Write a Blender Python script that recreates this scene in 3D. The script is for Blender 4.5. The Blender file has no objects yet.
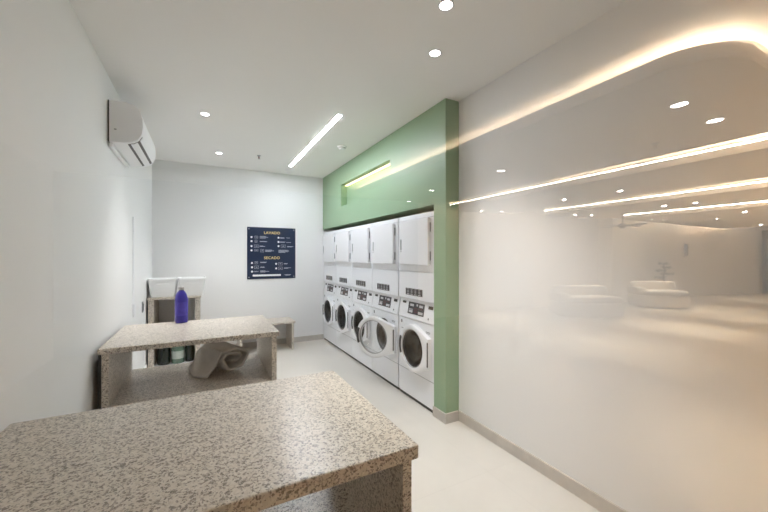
import bpy, bmesh, math, random
from mathutils import Vector, Matrix
random.seed(7)
SC = bpy.context.scene
COL = SC.collection
PI = math.pi

# ------------------------------------------------------------------ camera, world, exposure
cam_d = bpy.data.cameras.new('camera')
cam_d.sensor_width = 36.0
cam_d.lens = 36.0 * 340.0 / 768.0
cam_d.clip_start = 0.01
cam_d.shift_y = 0.0006
cam = bpy.data.objects.new('camera', cam_d)
COL.objects.link(cam)
cam.location = (0, 0, 1.54)
cam.rotation_euler = (PI / 2, 0, -math.radians(28.03))
SC.camera = cam

world = bpy.data.worlds.new('world')
SC.world = world
world.use_nodes = True
world.node_tree.nodes['Background'].inputs[0].default_value = (0.9, 0.92, 1.0, 1)
world.node_tree.nodes['Background'].inputs[1].default_value = 0.05

VS = SC.view_settings
VS.view_transform = 'Standard'
VS.look = 'None'
VS.exposure = 1.22
VS.gamma = 1.0
VS.use_curve_mapping = False

# lamp levels
ROOM_STRIP = 54.0          # radiance of the linear ceiling LED
ROOM_DOWN = 56.0            # watts of each ceiling downlight
ROOM_COL = (0.875, 0.925, 1.0)
DOWN_COL = (1.0, 0.97, 0.93)
LOBBY_STRIP = 26.0
LOBBY_COL = (1.0, 0.90, 0.77)
LOBBY_SPOT = 150.0
NICHE_STRIP = 2.2


# ------------------------------------------------------------------ materials
def srgb(r, g, b):
    def f(c):
        c /= 255.0
        return c / 12.92 if c <= 0.04045 else ((c + 0.055) / 1.055) ** 2.4
    return (f(r), f(g), f(b), 1.0)


def mat(name, col, rough=0.5, metal=0.0, var=0.0, scale=6.0, bump=0.0, bscale=80.0, coat=0.0, spec=0.5):
    m = bpy.data.materials.new(name)
    m.use_nodes = True
    nt = m.node_tree
    b = nt.nodes['Principled BSDF']
    b.inputs['Roughness'].default_value = rough
    b.inputs['Metallic'].default_value = metal
    b.inputs['Coat Weight'].default_value = coat
    b.inputs['Specular IOR Level'].default_value = spec
    tc = nt.nodes.new('ShaderNodeTexCoord')
    nz = nt.nodes.new('ShaderNodeTexNoise')
    nz.inputs['Scale'].default_value = scale
    nz.inputs['Detail'].default_value = 5
    nt.links.new(tc.outputs['Object'], nz.inputs['Vector'])
    rp = nt.nodes.new('ShaderNodeValToRGB')
    v = var
    rp.color_ramp.elements[0].position = 0.3
    rp.color_ramp.elements[1].position = 0.7
    rp.color_ramp.elements[0].color = tuple(max(0, c * (1 - v)) for c in col[:3]) + (1,)
    rp.color_ramp.elements[1].color = tuple(min(1, c * (1 + v)) for c in col[:3]) + (1,)
    nt.links.new(nz.outputs['Fac'], rp.inputs['Fac'])
    nt.links.new(rp.outputs['Color'], b.inputs['Base Color'])
    if bump > 0:
        n2 = nt.nodes.new('ShaderNodeTexNoise')
        n2.inputs['Scale'].default_value = bscale
        n2.inputs['Detail'].default_value = 4
        nt.links.new(tc.outputs['Object'], n2.inputs['Vector'])
        bp = nt.nodes.new('ShaderNodeBump')
        bp.inputs['Strength'].default_value = bump
        bp.inputs['Distance'].default_value = 0.002
        nt.links.new(n2.outputs['Fac'], bp.inputs['Height'])
        nt.links.new(bp.outputs['Normal'], b.inputs['Normal'])
    return m


def emit(name, col, strength):
    m = bpy.data.materials.new(name)
    m.use_nodes = True
    nt = m.node_tree
    nt.nodes.clear()
    e = nt.nodes.new('ShaderNodeEmission')
    e.inputs[0].default_value = tuple(col[:3]) + (1,)
    e.inputs[1].default_value = strength
    o = nt.nodes.new('ShaderNodeOutputMaterial')
    nt.links.new(e.outputs[0], o.inputs[0])
    return m


def glass(name, tint=(1, 1, 1), r0=0.04, rough=0.0):
    """clear sheet: Fresnel mirror over a see-through tint, the same from both sides"""
    m = bpy.data.materials.new(name)
    m.use_nodes = True
    nt = m.node_tree
    nt.nodes.clear()
    N = nt.nodes.new
    L = nt.links.new
    geo = N('ShaderNodeNewGeometry')
    dot = N('ShaderNodeVectorMath'); dot.operation = 'DOT_PRODUCT'
    L(geo.outputs['Incoming'], dot.inputs[0]); L(geo.outputs['Normal'], dot.inputs[1])
    ab = N('ShaderNodeMath'); ab.operation = 'ABSOLUTE'; L(dot.outputs['Value'], ab.inputs[0])
    om = N('ShaderNodeMath'); om.operation = 'SUBTRACT'; om.inputs[0].default_value = 1.0; om.use_clamp = True
    L(ab.outputs[0], om.inputs[1])
    pw = N('ShaderNodeMath'); pw.operation = 'POWER'; pw.inputs[1].default_value = 5.0; L(om.outputs[0], pw.inputs[0])
    ma = N('ShaderNodeMath'); ma.operation = 'MULTIPLY_ADD'
    ma.inputs[1].default_value = 1 - r0; ma.inputs[2].default_value = r0
    L(pw.outputs[0], ma.inputs[0])
    tr = N('ShaderNodeBsdfTransparent'); tr.inputs[0].default_value = tuple(tint) + (1,)
    gl = N('ShaderNodeBsdfGlossy'); gl.inputs['Roughness'].default_value = rough
    gl.inputs[0].default_value = (1, 1, 1, 1)
    mx = N('ShaderNodeMixShader'); L(ma.outputs[0], mx.inputs[0]); L(tr.outputs[0], mx.inputs[1]); L(gl.outputs[0], mx.inputs[2])
    o = N('ShaderNodeOutputMaterial'); L(mx.outputs[0], o.inputs[0])
    return m


def granite(name):
    m = bpy.data.materials.new(name)
    m.use_nodes = True
    nt = m.node_tree
    b = nt.nodes['Principled BSDF']
    N = nt.nodes.new
    L = nt.links.new
    tc = N('ShaderNodeTexCoord')
    # distorted coordinates give the flakes ragged edges
    nz = N('ShaderNodeTexNoise'); nz.inputs['Scale'].default_value = 60; nz.inputs['Detail'].default_value = 3
    L(tc.outputs['Object'], nz.inputs['Vector'])
    ad = N('ShaderNodeMixRGB'); ad.blend_type = 'ADD'; ad.inputs[0].default_value = 0.022
    L(tc.outputs['Object'], ad.inputs[1]); L(nz.outputs['Color'], ad.inputs[2])
    v1 = N('ShaderNodeTexVoronoi'); v1.inputs['Scale'].default_value = 165
    L(ad.outputs[0], v1.inputs['Vector'])
    sp = N('ShaderNodeSeparateColor'); L(v1.outputs['Color'], sp.inputs[0])
    big = N('ShaderNodeTexNoise'); big.inputs['Scale'].default_value = 62; big.inputs['Detail'].default_value = 4
    big.inputs['Roughness'].default_value = 0.7
    L(tc.outputs['Object'], big.inputs['Vector'])
    mixv = N('ShaderNodeMath'); mixv.operation = 'MULTIPLY_ADD'; mixv.inputs[1].default_value = 0.55
    L(sp.outputs[0], mixv.inputs[0])
    sc2 = N('ShaderNodeMath'); sc2.operation = 'MULTIPLY'; sc2.inputs[1].default_value = 0.62
    L(big.outputs['Fac'], sc2.inputs[0]); L(sc2.outputs[0], mixv.inputs[2])
    rp = N('ShaderNodeValToRGB')
    cr = rp.color_ramp
    cr.elements[0].position = 0.0; cr.elements[0].color = srgb(118, 108, 99)
    cr.elements[1].position = 1.0; cr.elements[1].color = srgb(230, 221, 208)
    for p, c in ((0.34, srgb(134, 124, 114)), (0.40, srgb(156, 146, 136)), (0.46, srgb(184, 173, 161)), (0.51, srgb(208, 197, 183)), (0.68, srgb(215, 206, 194)), (0.82, srgb(222, 214, 203))):
        e = cr.elements.new(p); e.color = c
    L(mixv.outputs[0], rp.inputs['Fac'])
    # fine dark mica
    v2 = N('ShaderNodeTexVoronoi'); v2.inputs['Scale'].default_value = 210
    L(tc.outputs['Object'], v2.inputs['Vector'])
    s2 = N('ShaderNodeSeparateColor'); L(v2.outputs['Color'], s2.inputs[0])
    gt = N('ShaderNodeMath'); gt.operation = 'GREATER_THAN'; gt.inputs[1].default_value = 0.93
    L(s2.outputs[1], gt.inputs[0])
    ml = N('ShaderNodeMath'); ml.operation = 'MULTIPLY'; ml.inputs[1].default_value = 0.6; L(gt.outputs[0], ml.inputs[0])
    mx = N('ShaderNodeMixRGB'); L(ml.outputs[0], mx.inputs[0]); L(rp.outputs['Color'], mx.inputs[1])
    mx.inputs[2].default_value = srgb(70, 62, 56)
    L(mx.outputs[0], b.inputs['Base Color'])
    b.inputs['Roughness'].default_value = 0.30
    b.inputs['Specular IOR Level'].default_value = 0.45
    return m


def tiles(name, col, w, h, joint, rough, var=0.03, spec=0.5):
    m = bpy.data.materials.new(name)
    m.use_nodes = True
    nt = m.node_tree
    b = nt.nodes['Principled BSDF']
    N = nt.nodes.new
    L = nt.links.new
    tc = N('ShaderNodeTexCoord')
    br = N('ShaderNodeTexBrick')
    br.offset = 0.0
    br.inputs['Scale'].default_value = 1.0
    br.inputs['Brick Width'].default_value = w
    br.inputs['Row Height'].default_value = h
    br.inputs['Mortar Size'].default_value = 0.0016
    br.inputs['Mortar Smooth'].default_value = 0.2
    br.inputs['Color1'].default_value = col
    br.inputs['Color2'].default_value = tuple(c * 0.985 for c in col[:3]) + (1,)
    br.inputs['Mortar'].default_value = tuple(c * joint for c in col[:3]) + (1,)
    L(tc.outputs['Object'], br.inputs['Vector'])
    nz = N('ShaderNodeTexNoise'); nz.inputs['Scale'].default_value = 2.2; nz.inputs['Detail'].default_value = 7
    nz.inputs['Roughness'].default_value = 0.62
    L(tc.outputs['Object'], nz.inputs['Vector'])
    rp = N('ShaderNodeValToRGB')
    rp.color_ramp.elements[0].position = 0.3; rp.color_ramp.elements[1].position = 0.7
    rp.color_ramp.elements[0].color = (1 - var * 2, 1 - var * 2, 1 - var * 2.2, 1)
    rp.color_ramp.elements[1].color = (1, 1, 1, 1)
    L(nz.outputs['Fac'], rp.inputs['Fac'])
    mx = N('ShaderNodeMixRGB'); mx.blend_type = 'MULTIPLY'; mx.inputs[0].default_value = 1
    L(br.outputs['Color'], mx.inputs[1]); L(rp.outputs['Color'], mx.inputs[2])
    L(mx.outputs[0], b.inputs['Base Color'])
    b.inputs['Roughness'].default_value = rough
    b.inputs['Specular IOR Level'].default_value = spec
    return m


M_WALL = mat('white_wall_paint', srgb(240, 240, 240), 0.6, var=0.008, scale=1.5, bump=0.05, bscale=180)
M_CEIL = mat('white_ceiling_paint', srgb(246, 245, 243), 0.75, var=0.006, scale=1.2, bump=0.03, bscale=150)
M_GREEN = mat('sage_green_paint', srgb(143, 172, 139), 0.42, var=0.01, scale=2, bump=0.04, bscale=180)
M_FLOOR = tiles('pale_stone_floor_tile', srgb(214, 210, 203), 0.9, 0.9, 0.9, 0.28, 0.04)
M_BASE = mat('beige_grey_stone_skirting', srgb(200, 194, 187), 0.4, var=0.06, scale=14)
M_LWALL = mat('cream_lobby_paint', srgb(234, 222, 206), 0.6, var=0.01, scale=1.2)
M_LDARK = mat('darkened_lobby_wall', srgb(116, 107, 98), 0.5, var=0.05, scale=3)  # wall colour darkened so its reflection in the glass stays faint
M_LWALL2 = mat('pale_lobby_panel', srgb(232, 222, 206), 0.55, var=0.01, scale=1.2)
M_LCEIL = mat('lobby_ceiling_paint', srgb(240, 229, 214), 0.7, var=0.006, scale=1)
M_LFLOOR = tiles('cream_lobby_floor_stone', srgb(208, 194, 172), 1.2, 1.2, 0.93, 0.26, 0.05)
M_GRAN = granite('speckled_beige_granite')
M_PANE = glass('clear_window_glass')
M_ENAMEL = mat('white_enamel', srgb(244, 246, 250), 0.3, var=0.004, scale=3)
M_ENAMEL2 = mat('white_moulded_plastic', srgb(245, 246, 249), 0.34, var=0.004, scale=3)
M_SEAM = mat('dark_grey_rubber', srgb(52, 52, 54), 0.6, var=0.05)  # even dark grey for latches, grips, hinges and the mounting plate
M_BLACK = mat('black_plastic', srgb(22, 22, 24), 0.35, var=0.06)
M_DRUM = mat('perforated_steel_drum', srgb(104, 104, 106), 0.4, metal=0.7, var=0.15, scale=40)
M_GASK = mat('grey_rubber_gasket', srgb(80, 80, 82), 0.55, var=0.06)
M_DGLASS = glass('smoked_door_glass', (0.15, 0.15, 0.155), 0.045)
M_CLEARBOWL = glass('clear_door_bowl', (0.9, 0.91, 0.91), 0.05)
M_PLATE = mat('charcoal_control_plate', srgb(58, 56, 60), 0.4, var=0.1, scale=30)
M_LABELW = mat('pale_print', srgb(206, 206, 208), 0.5, var=0.02)
M_LABELR = mat('dark_red_print', srgb(120, 50, 46), 0.5, var=0.04)
M_GREYP = mat('mid_grey_plastic', srgb(136, 138, 142), 0.45, var=0.03)
M_STEEL = mat('brushed_steel', srgb(176, 176, 178), 0.3, metal=0.9, var=0.05, scale=60)
M_SIGN = mat('dark_navy_sign_panel', srgb(30, 46, 76), 0.3, var=0.03, scale=3)
M_SIGNW = mat('white_sign_print', srgb(248, 250, 252), 0.5, var=0.01)
M_SIGNG = mat('grey_sign_print', srgb(196, 202, 214), 0.5, var=0.01)
M_SIGNY = mat('gold_sign_letters', srgb(250, 222, 150), 0.45, var=0.02)
M_BIN = mat('milky_white_plastic', srgb(250, 251, 252), 0.45, var=0.004)
M_PURPLE = mat('violet_blue_plastic', srgb(64, 55, 165), 0.28, var=0.06, scale=10)
M_PURPLE2 = mat('violet_label_film', srgb(80, 70, 182), 0.35, var=0.14, scale=26)
M_CAP = mat('grey_cap_plastic', srgb(188, 186, 188), 0.4, var=0.03)
M_CLOTH = mat('taupe_grey_fabric', srgb(236, 232, 227), 0.9, var=0.03, scale=30, bump=0.35, bscale=240)
M_DKGLASS = mat('dark_green_bottle_plastic', srgb(14, 30, 26), 0.2, var=0.1)
M_CLRBOT = mat('cloudy_green_bottle_plastic', srgb(96, 120, 104), 0.22, var=0.12, scale=18)
M_BOTLAB = mat('pale_bottle_label', srgb(176, 186, 178), 0.5, var=0.08, scale=30)
M_SOFA = mat('cream_boucle', srgb(190, 180, 165), 0.95, var=0.03, scale=30, bump=0.4, bscale=160)
M_SOFA2 = mat('darker_cream_fabric', srgb(176, 164, 148), 0.9, var=0.03, scale=30)  # slightly darker cream, used on the armrests
M_POT = mat('dark_ceramic', srgb(60, 56, 50), 0.4, var=0.08)
M_BARK = mat('brown_bark', srgb(82, 66, 48), 0.9, var=0.2, scale=30)
M_LEAF = mat('dark_green_foliage', srgb(58, 70, 44), 0.7, var=0.3, scale=30)
M_CURT = mat('dark_taupe_drape', srgb(92, 82, 76), 0.8, var=0.08, scale=8)
M_BRONZE = mat('bronze_metal', srgb(70, 60, 50), 0.4, metal=0.6, var=0.05)

E_STRIP = emit('linear_led_light', ROOM_COL, ROOM_STRIP)
E_LENS = emit('downlight_glow', DOWN_COL, 14.0)
E_LLENS = emit('warm_downlight_glow', (1.0, 0.94, 0.86), 110.0)
E_LLENS2 = emit('dimmed_downlight_glow', (1.0, 0.94, 0.86), 30.0)
E_COVE = emit('warm_cove_led', LOBBY_COL, LOBBY_STRIP)
E_NICHE = emit('yellow_niche_led', (1.0, 0.86, 0.40), NICHE_STRIP)


# ------------------------------------------------------------------ mesh helpers
def box(bm, x0, x1, y0, y1, z0, z1, R=None):
    vs = [bm.verts.new(p) for p in ((x0, y0, z0), (x1, y0, z0), (x1, y1, z0), (x0, y1, z0), (x0, y0, z1), (x1, y0, z1), (x1, y1, z1), (x0, y1, z1))]
    for f in ((0, 3, 2, 1), (4, 5, 6, 7), (0, 1, 5, 4), (1, 2, 6, 5), (2, 3, 7, 6), (3, 0, 4, 7)):
        bm.faces.new([vs[i] for i in f])
    if R is not None:
        for v in vs:
            v.co = R @ v.co
    return vs


def B(*boxes):
    bm = bmesh.new()
    for b in boxes:
        box(bm, *b)
    return bm


def prism(bm, pts, a, b, axis='z'):
    """closed outline pts (2D) extruded from a to b along axis"""
    def P(p, t):
        return {'z': (p[0], p[1], t), 'y': (p[0], t, p[1]), 'x': (t, p[0], p[1])}[axis]
    lo = [bm.verts.new(P(p, a)) for p in pts]
    hi = [bm.verts.new(P(p, b)) for p in pts]
    n = len(pts)
    bm.faces.new(lo[::-1]); bm.faces.new(hi)
    for i in range(n):
        bm.faces.new((lo[i], lo[(i + 1) % n], hi[(i + 1) % n], hi[i]))
    bmesh.ops.recalc_face_normals(bm, faces=bm.faces[:])
    return bm


def lathe(bm, prof, c=(0, 0, 0), axis='z', n=32, squash=(1, 1), power=None, cap=True):
    """profile [(radius, height)] turned round an axis through c"""
    rings = []
    for r, h in prof:
        ring = []
        for i in range(n):
            t = 2 * PI * i / n
            ct, st = math.cos(t), math.sin(t)
            if power:
                ct = math.copysign(abs(ct) ** power, ct); st = math.copysign(abs(st) ** power, st)
            u, v = r * ct * squash[0], r * st * squash[1]
            p = {'z': (u, v, h), 'x': (h, u, v), 'y': (u, h, v)}[axis]
            ring.append(bm.verts.new((p[0] + c[0], p[1] + c[1], p[2] + c[2])))
        rings.append(ring)
    for k in range(len(rings) - 1):
        for i in range(n):
            bm.faces.new((rings[k][i], rings[k][(i + 1) % n], rings[k + 1][(i + 1) % n], rings[k + 1][i]))
    if cap:
        for ring in (rings[0], rings[-1]):
            try:
                bm.faces.new(ring)
            except ValueError:
                pass
    bmesh.ops.recalc_face_normals(bm, faces=bm.faces[:])
    return bm


def tube(bm, p0, p1, r0, r1=None, n=12):
    r1 = r0 if r1 is None else r1
    p0, p1 = Vector(p0), Vector(p1)
    d = (p1 - p0).normalized()
    q = d.to_track_quat('Z', 'Y')
    a = [bm.verts.new(p0 + q @ Vector((r0 * math.cos(2 * PI * i / n), r0 * math.sin(2 * PI * i / n), 0))) for i in range(n)]
    b = [bm.verts.new(p1 + q @ Vector((r1 * math.cos(2 * PI * i / n), r1 * math.sin(2 * PI * i / n), 0))) for i in range(n)]
    for i in range(n):
        bm.faces.new((a[i], a[(i + 1) % n], b[(i + 1) % n], b[i]))
    bm.faces.new(a[::-1]); bm.faces.new(b)
    return bm


def rrect(x0, x1, y0, y1, r, n=8):
    pts = []
    for cx, cy, a0 in ((x1 - r, y1 - r, 0), (x0 + r, y1 - r, 90), (x0 + r, y0 + r, 180), (x1 - r, y0 + r, 270)):
        for i in range(n + 1):
            t = math.radians(a0 + 90 * i / n)
            pts.append((cx + r * math.cos(t), cy + r * math.sin(t)))
    return pts


def obj(name, bm, m, parent=None, bev=0.0, seg=2, smooth=False, loc=None, sub=0):
    me = bpy.data.meshes.new(name)
    bm.normal_update()
    bm.to_mesh(me)
    bm.free()
    me.materials.append(m)
    o = bpy.data.objects.new(name, me)
    COL.objects.link(o)
    if parent:
        o.parent = parent
    if loc:
        o.location = loc
    if smooth:
        for p in me.polygons:
            p.use_smooth = True
    if bev > 0:
        md = o.modifiers.new('bevel', 'BEVEL')
        md.width = bev; md.segments = seg; md.limit_method = 'ANGLE'; md.angle_limit = math.radians(35)
    if sub:
        md = o.modifiers.new('subdivision', 'SUBSURF'); md.levels = sub; md.render_levels = sub
    return o


def autosmooth(o, deg=35):
    for p in o.data.polygons:
        p.use_smooth = True
    bm = bmesh.new(); bm.from_mesh(o.data)
    for e in bm.edges:
        if len(e.link_faces) == 2 and e.calc_face_angle(0) > math.radians(deg):
            e.smooth = False
    bm.to_mesh(o.data); bm.free()
    return o


def tag(o, label, cat, group=None):
    o['label'] = label; o['category'] = cat
    if group:
        o['group'] = group
    return o


def thing(name, label, cat, loc=(0, 0, 0), rz=0.0, group=None):
    o = bpy.data.objects.new(name, None)
    COL.objects.link(o)
    o.location = loc; o.rotation_euler = (0, 0, rz)
    o.empty_display_size = 0.1
    return tag(o, label, cat, group)


def struct(name, bm, m, bev=0.0):
    o = obj(name, bm, m, bev=bev)
    o['kind'] = 'structure'
    return o


def dup(o, parent=None):
    c = o.copy()
    COL.objects.link(c)
    if parent:
        c.parent = parent
    for ch in [k for k in KIDS.get(o.name, [])]:
        dup(ch, c)
    return c


KIDS = {}


def note_children():
    KIDS.clear()
    for o in SC.objects:
        if o.parent:
            KIDS.setdefault(o.parent.name, []).append(o)


# ------------------------------------------------------------------ room shell
XL, XR, YB, H = -0.675, 2.13, 6.14, 3.0
XG = 1.975                       # face of the green surround
YG = 0.35                        # glass front of the laundry
Y0, Y1 = 2.50, 2.68              # green end pier
XW = 2.78                        # wall behind the machines

struct('floor', B((-2.0, 27, -7.6, YG, -0.12, -0.0), ), M_LFLOOR)
struct('floor_laundry', B((XL - .15, XW + .15, YG, YB + .15, -0.12, 0.0)), M_FLOOR)
struct('ceiling_laundry', B((XL - .15, XW + .15, YG, YB + .15, H, H + .12)), M_CEIL)
struct('wall_left', B((XL - .15, XL, YG - .12, YB, 0, H)), M_WALL)
struct('wall_back', B((XL - .15, XW + .15, YB, YB + .15, 0, H)), M_WALL)
struct('wall_right', B((XR, XR + .15, YG + .0, Y0, 0, H)), M_WALL)
struct('wall_recess', B((XW, XW + .15, Y0, YB, 0, H)), M_WALL)

# green surround: pier, header with a lit slot
RZ = 2.045
NZ0, NZ1, NY0, NY1, ND = 2.352, 2.702, 3.557, 5.19, 0.10
bm = bmesh.new()
box(bm, XG, XW, Y0, Y1, 0, H)                             # pier
box(bm, XG, XG + ND, Y1, YB, RZ, NZ0)                     # header below the slot
box(bm, XG, XG + ND, Y1, YB, NZ1, H)
box(bm, XG, XG + ND, Y1, NY0, NZ0, NZ1)
box(bm, XG, XG + ND, NY1, YB, NZ0, NZ1)
box(bm, XG + ND, XW, Y1, YB, RZ, H)
struct('wall_green', bm, M_GREEN)

# skirting
bt, bh = 0.014, 0.092
struct('baseboard_right', B((XR - bt, XR, YG + .01, Y0 - bt, 0, bh)), M_BASE, .002)
struct('baseboard_pier', B((XG - bt, XG, Y0 - bt, Y1, 0, bh), (XG, XR - bt, Y0 - bt, Y0, 0, bh)), M_BASE)
struct('baseboard_back', B((XL, XG + .01, YB - bt, YB, 0, bh)), M_BASE, .002)
struct('baseboard_left', B((XL, XL + .012, YG, YB - bt, 0, bh)), M_WALL, .002)

# glass front
pane = struct('window_1', B((XL, XR, YG - .010, YG, 0.0, H)), M_PANE)
for n, b in (('frame_post', (XL - .03, XL + .02, YG - .034, YG - .0105, 0, 2.80)), ('frame_post', (XR - .02, XR + .03, YG - .034, YG - .0105, 0, 2.80)),
             ('frame_sill', (XL + .02, XR - .02, YG - .034, YG - .0105, 0, .02))):
    obj(n, B(b), M_STEEL, pane)


# ------------------------------------------------------------------ lobby on the viewer's side (seen mirrored in the glass)
def mir(x, yv):                  # mirrored depth -> true depth
    return (x, 2 * YG - yv)


LZ = 1.54 + 1.12                 # underside of the ceiling islands
LT = 1.54 + 1.21                 # lip of the islands
LH = 2.83
struct('ceiling', B((-2.0, 27, -7.6, YG - .0101, LH, LH + .12)), M_LCEIL)
struct('wall_lobby_front', B((XR, 27, YG - .0, YG + .12, 0, LH)), M_LWALL)
struct('wall_lobby_corner', B((-2.0, XL, YG - .0, YG + .12, 0, LH)), M_LWALL)
struct('wall_lobby_left', B((-2.15, -2.0, -7.6, YG + .12, 0, LH)), M_LWALL)
struct('wall_lobby_end', B((26.9, 27.1, -7.6, YG + .12, 0, LH)), M_LWALL)
bm = bmesh.new()
yb = 2 * YG - 6.9
prism(bm, [(4.6, yb), (12.07, yb), (12.07, yb - .3), (4.6, yb - .3)][::-1], 0, LH)
struct('wall_lobby_back', bm, M_LWALL)
struct('wall_lobby_darkened', B((-2.0, 4.6, yb - .3, yb, 0, LH)), M_LDARK)  # stretch of back wall coloured dark to imitate the unlit lobby end
bm = bmesh.new()
p = [mir(12.07, 6.45), mir(14.3, 6.05), mir(14.3, 7.4), mir(12.07, 7.4)]
prism(bm, p, 0, LH)
struct('wall_lobby_panel', bm, M_LWALL2)
bm = bmesh.new()
p = [mir(14.3, 6.75), mir(16.2, 6.3), mir(21.4, 4.95), mir(27, 4.2), mir(27, 7.6), mir(14.3, 7.6)]
prism(bm, p, 0, LH)
struct('wall_lobby_slant', bm, M_LWALL)

# ceiling islands with lit coves; each is a slab with rounded corners
def island(n, x0, x1, ya, yb_):
    bm = bmesh.new()
    o2 = rrect(x0, x1, yb_, ya, 0.36, 10)
    prism(bm, o2, LZ, LT)
    o = struct('trim_%d' % n, bm, M_LCEIL)
    # LED tape on the back of the lip, facing up
    bm = bmesh.new()
    q0, hh = (.090, .006) if n == 1 else (.012, .018)
    a = rrect(x0 + q0, x1 - q0, yb_ + q0, ya - q0, 0.36 - q0, 10)
    q0 += .022
    b = rrect(x0 + q0, x1 - q0, yb_ + q0, ya - q0, 0.36 - q0, 10)
    va = [bm.verts.new((q[0], q[1], LT + hh)) for q in a]
    vb = [bm.verts.new((q[0], q[1], LT + hh)) for q in b]
    va2 = [bm.verts.new((q[0], q[1], LT)) for q in a]
    vb2 = [bm.verts.new((q[0], q[1], LT)) for q in b]
    k = len(a)
    for i in range(k):
        j = (i + 1) % k
        bm.faces.new((va[i], va[j], vb[j], vb[i]))
        bm.faces.new((va2[i], va2[j], va[j], va[i]))
        bm.faces.new((vb[i], vb[j], vb2[j], vb2[i]))
    bmesh.ops.recalc_face_normals(bm, faces=bm.faces[:])
    t = obj('led_tape', bm, E_COVE)
    lab = ('warm cove light tape on the big curved ceiling edge mirrored at upper right',
           'warm cove light tape along the second mirrored ceiling edge below the curved one',
           'warm cove light tape along the third mirrored ceiling edge from the top',
           'warm cove light tape along the lowest, shortest mirrored ceiling edge')[n - 1]
    tag(t, lab, 'light strip', 'cove light tapes of the mirrored lobby ceiling')
    return o


island(1, 2.45, 4.50, -0.02, 2 * YG - 6.0)
island(2, 5.13, 7.05, -0.02, 2 * YG - 6.6)
island(3, 8.04, 9.70, -0.02, 2 * YG - 6.2)
island(4, 10.95, 18.5, -0.30, 2 * YG - 5.7)


def downlight(loc, r, lens, label, group, watts=0.0, spot=None, col=DOWN_COL):
    t = thing('ceiling_downlight', label, 'ceiling light', loc, 0, group)
    bm = bmesh.new()
    lathe(bm, [(r * 0.80, 0.0), (r * 1.02, -0.001), (r * 1.02, -0.004), (r * .96, -0.006), (r * 0.82, -0.004), (r * .80, 0.0)], n=32, cap=False)
    obj('trim_ring', bm, M_ENAMEL2, t, smooth=True)
    bm = bmesh.new()
    lathe(bm, [(r * 0.81, -0.0005), (r * 0.81, -0.003)], n=32)
    obj('lens', bm, lens, t)
    if watts:
        if spot:
            ld = bpy.data.lights.new('downlight_lamp', 'SPOT')
            ld.spot_size = math.radians(spot); ld.spot_blend = 1.0; ld.shadow_soft_size = r * .7
        else:
            ld = bpy.data.lights.new('downlight_lamp', 'AREA')
            ld.shape = 'DISK'; ld.size = r * 1.6
        ld.energy = watts
        ld.color = col
        lo = bpy.data.objects.new('downlight_lamp', ld)
        COL.objects.link(lo)
        lo.parent = t
        lo.location = (0, 0, -0.010)
    return t


G1 = 'downlights in the laundry ceiling'
downlight((1.245, 1.573, H), .044, E_LENS, 'largest ceiling downlight, cut by the top edge of the photo', G1, ROOM_DOWN, 84)
downlight((1.469, 1.981, H), .044, E_LENS, 'ceiling downlight just below the largest one, above the green pier', G1, ROOM_DOWN, 84)
downlight((0.018, 3.937, H), .044, E_LENS, 'ceiling downlight right of the air conditioner, nearer of the left pair', G1, ROOM_DOWN, 84)
downlight((0.199, 5.327, H), .044, E_LENS, 'smallest ceiling downlight, close to the back wall left of the sprinkler', G1, ROOM_DOWN, 84)

G2 = 'downlights of the mirrored lobby ceiling'
lob = [(3.10, 1.20, 'larger left one of the two bright downlights mirrored under the curved ceiling edge'),
       (3.72, 1.20, 'right one of the two bright downlights mirrored under the curved ceiling edge'),
       (3.43, 3.21, 'downlight mirrored between the two longest cove lines, right of the green pier'),
       (3.43, 4.71, 'small downlight mirrored on the green wall, right of its lower neighbour'),
       (3.69, 5.85, 'faint downlight mirrored on the green wall just above the dryers'),
       (6.29, 3.24, 'downlight mirrored between second and third cove lines, the right of its pair'),
       (6.29, 4.26, 'downlight mirrored between second and third cove lines, the left of its pair'),
       (6.06, 6.25, 'tiny downlight mirrored below the second cove line, leftmost by the green pier'),
       (6.64, 6.16, 'tiny downlight mirrored below the second cove line, second from the green pier'),
       (8.84, 5.69, 'tiny mirrored downlight under the left tip of the third cove line, left of its pair'),
       (9.36, 5.54, 'tiny mirrored downlight under the left part of the third cove line, right of its pair'),
       (9.02, 3.74, 'mirrored downlight between third and lowest cove lines, left of its pair'),
       (9.07, 3.23, 'mirrored downlight between third and lowest cove lines, right of its pair'),
       (11.81, 5.22, 'tiny mirrored downlight below the lowest cove line near the ceiling fan'),
       (12.34, 5.09, 'tiny mirrored downlight below the lowest cove line, second from the ceiling fan'),
       (13.37, 4.23, 'tiny mirrored downlight below the lowest cove line, left of the rightmost two'),
       (12.02, 3.30, 'mirrored downlight just below the lowest cove line, second from the right edge'),
       (17.21, 4.32, 'small mirrored downlight farthest right, low beside the dark drape')]
for x, yv, lb in lob:
    downlight((x, 2 * YG - yv, LZ), 0.050, E_LLENS2 if x < 4 else E_LLENS, lb, G2, LOBBY_SPOT * (0.25 if x < 4 else 1.0), 58, (1.0, 0.92, 0.81))
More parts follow.
